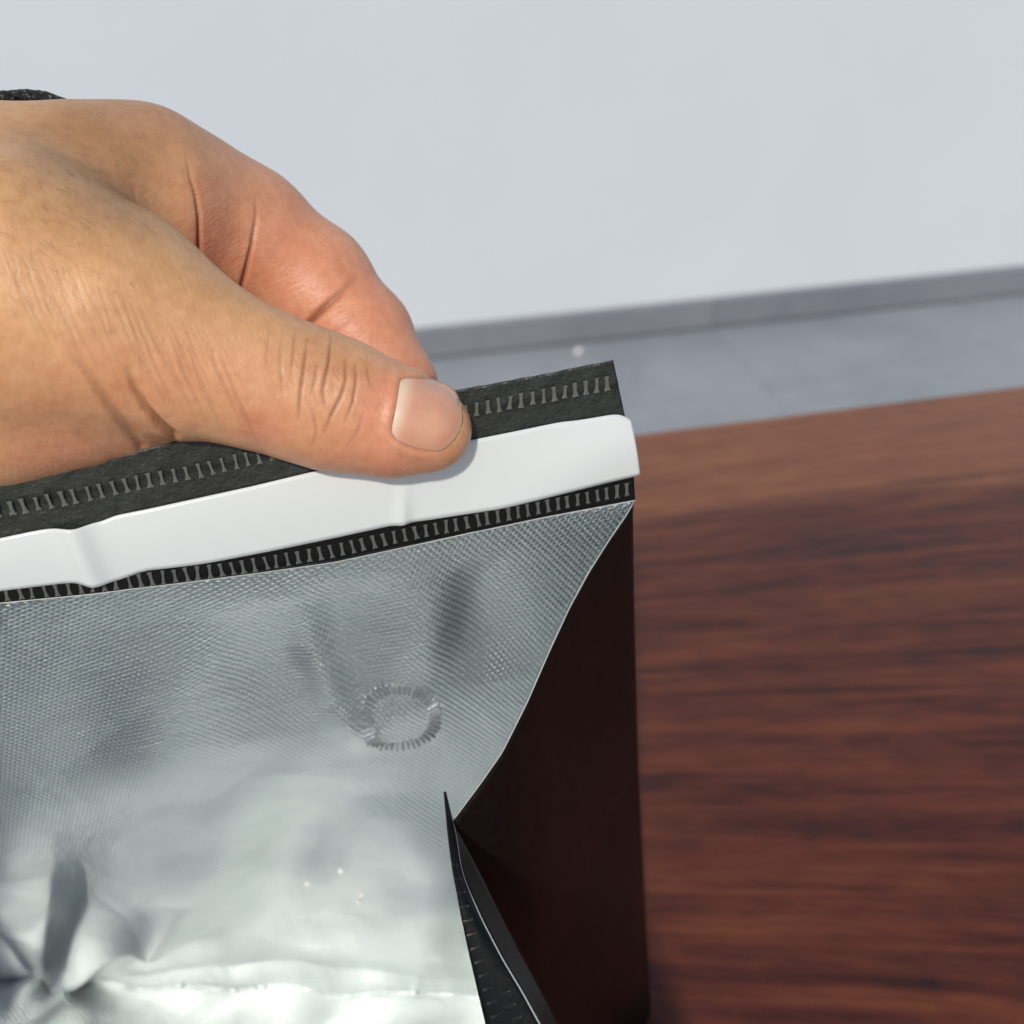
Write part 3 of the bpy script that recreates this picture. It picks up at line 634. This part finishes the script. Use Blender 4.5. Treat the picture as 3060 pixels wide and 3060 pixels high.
# thumbnail on the thumb's back
from mathutils.bvhtree import BVHTree
sel = np.nonzero((px > 1050) & (px < 1500) & (py > 1000) & (py < 1500) & (dp < .186))[0]; bv = co[sel]
def skin_d(x, y):
    q = (px[sel]-x)**2+(py[sel]-y)**2; k = np.argsort(q)[:6]; k = k[dp[sel][k] < dp[sel][k].min()+.002]; wgt = 1/(q[k]+4); return float((dp[sel][k]*wgt).sum()/wgt.sum())
nl = np.array(NAIL+[NAIL[0]], float); s = np.r_[0, np.cumsum(np.linalg.norm(np.diff(nl, axis=0), axis=1))]; tq = np.linspace(0, s[-1], 97)[:-1]
ol = np.stack([np.interp(tq, s, nl[:, 0]), np.interp(tq, s, nl[:, 1])], 1)
for _ in range(3): ol = (np.roll(ol, 1, 0)+2*ol+np.roll(ol, -1, 0))/4
cx, cy = 1282, 1238; NR_ = 22; Vn = []; lun = []; fe = []
for j in range(NR_+1):
    r = 1-j/NR_
    for a in ol:
        x, y = cx+(a[0]-cx)*r, cy+(a[1]-cy)*r; lift = 0.00002+0.00042*(1-r**3)
        Vn.append(at(x, y, skin_d(x, y)-lift)); l_ = (x-1186)+0.28*(y-1200)+0.0016*(y-1220)**2*0.6; lun.append(0.95*np.clip(1-(l_-12)/36, 0, 1))
        ex = (a[0]-cx)/110; fe.append(np.clip((r-.88)/.1, 0, 1)*np.clip(ex, 0, 1))
na = len(ol); Vn = np.array(Vn)
Fn = [(j*na+i, j*na+(i+1) % na, (j+1)*na+(i+1) % na, (j+1)*na+i) for j in range(NR_) for i in range(na)]
G3 = Vn.reshape(NR_+1, na, 3)
for _ in range(6): G3[1:-1] = (G3[:-2]+2*G3[1:-1]+G3[2:]+np.roll(G3[1:-1], 1, 1)+np.roll(G3[1:-1], -1, 1))/6
me = mesh(G3.reshape(-1, 3), Fn)
for nme, arr in (('lunula', lun), ('free_edge', fe)):
    a = me.attributes.new(nme, 'FLOAT', 'POINT'); a.data.foreach_set('value', np.array(arr, np.float32))
bm = bmesh.new(); bm.from_mesh(me); bmesh.ops.recalc_face_normals(bm, faces=bm.faces[:]); bm.to_mesh(me); bm.free()
if sum((Vector(CAM)-p.center).dot(p.normal) for p in me.polygons) < 0: me.flip_normals()
nail = link('thumbnail', me, M_NAIL, hand); solid(nail, 0.00035, -1)

# fine short hairs on the back of the hand
vn = np.empty(nv*3, np.float32); hm.vertices.foreach_get('normal', vn); vn = vn.reshape(-1, 3)
cand = np.nonzero((px > -40) & (px < 470) & (py > 380) & (py < 960) & vis & (dp < .185))[0]; wgt = np.exp(-((px[cand]-150)/230)**2-((py[cand]-620)/190)**2)
pick = rng.choice(cand, 170, replace=False, p=wgt/wgt.sum()); HV, HF = [], []
for k in pick:
    x, y = px[k], py[k]; p0 = co2[k]-vn[k]*0.0001; L = rng.uniform(.0012, .0030); tdir = RIGHT*rng.normal(.75, .25)-UP*rng.normal(.55, .3); tdir -= vn[k]*(tdir@vn[k]); tdir /= np.linalg.norm(tdir)
    sd_ = np.cross(tdir, vn[k]); b0 = len(HV)
    for q in (0, .5, 1):
        c_ = p0+tdir*L*q+vn[k]*(0.0004*q*(1.6-q)+.00005); r_ = 0.000019*(1-.75*q)
        HV += [c_+sd_*r_, c_+vn[k]*r_*1.5, c_-sd_*r_]
    for q in range(2):
        for e in range(3): HF.append((b0+q*3+e, b0+q*3+(e+1) % 3, b0+q*3+3+(e+1) % 3, b0+q*3+3+e))
hr = link('hair', mesh(HV, HF), mat_plain('dark_hair', (0.10, 0.058, 0.034), 0.5), hand); hr['kind'] = 'stuff'

# black woven band showing above the back of the hand
wb = interp([(-420, 470, .190), (-200, 365, .192), (-60, 330, .194), (30, 312, .195), (110, 306, .195), (170, 316, .194), (225, 342, .192), (290, 430, .189)], 70)
ringp = np.array([at(*q) for q in wb]); na = 14; W = np.zeros((70, na, 3))
for i in range(70):
    tx = ringp[min(i+1, 69)]-ringp[max(i-1, 0)]; tx /= np.linalg.norm(tx); e1 = np.cross(tx, FWD); e1 /= np.linalg.norm(e1); e2 = np.cross(tx, e1)
    for k in range(na):
        a = 2*math.pi*k/(na-1); W[i, k] = ringp[i]+e1*0.0016*math.cos(a)+e2*0.005*math.sin(a)+e1*rng.normal(0, .00006)
link('wristband', grid(W), M_WEAVE, hand)

# ------------------------------------------------------------------ crumb and white specks
def crumb(p, r):
    bm = bmesh.new(); bmesh.ops.create_icosphere(bm, subdivisions=2, radius=r)
    for v in bm.verts: v.co *= random.uniform(0.8, 1.2)
    me = bpy.data.meshes.new('m'); bm.to_mesh(me); bm.free(); return link('crumb', me, M_SPECK), p
r = ray(1728, 1050); pF = CAM+r*((FLOOR_Z+0.008-CAM[2])/r[2])
o, _ = crumb(pF, 0.008); o.location = Vector(pF); o['label'] = 'small white crumb lying alone on the grey floor below the wall'; o['category'] = 'crumb'
for (a, b, rr), lb in zip([(1020, 2620, .0007), (920, 2668, .0006), (1080, 2690, .00065), (1074, 2712, .0006)],  # tiny white specks set on the foil
        ['tiny white speck on the foil, topmost of the four specks', 'tiny white speck on the foil, leftmost of the four specks',
         'tiny white speck on the foil, upper one of the close pair at the right', 'tiny white speck on the foil, lowest of the four specks']):
    p = hit(a, b); p[1] = foil_y(p[0], p[2])-rr*0.8
    o, _ = crumb(p, rr); o.location = Vector(p); o['label'] = lb; o['category'] = 'crumb'; o['group'] = 'white specks on the foil'
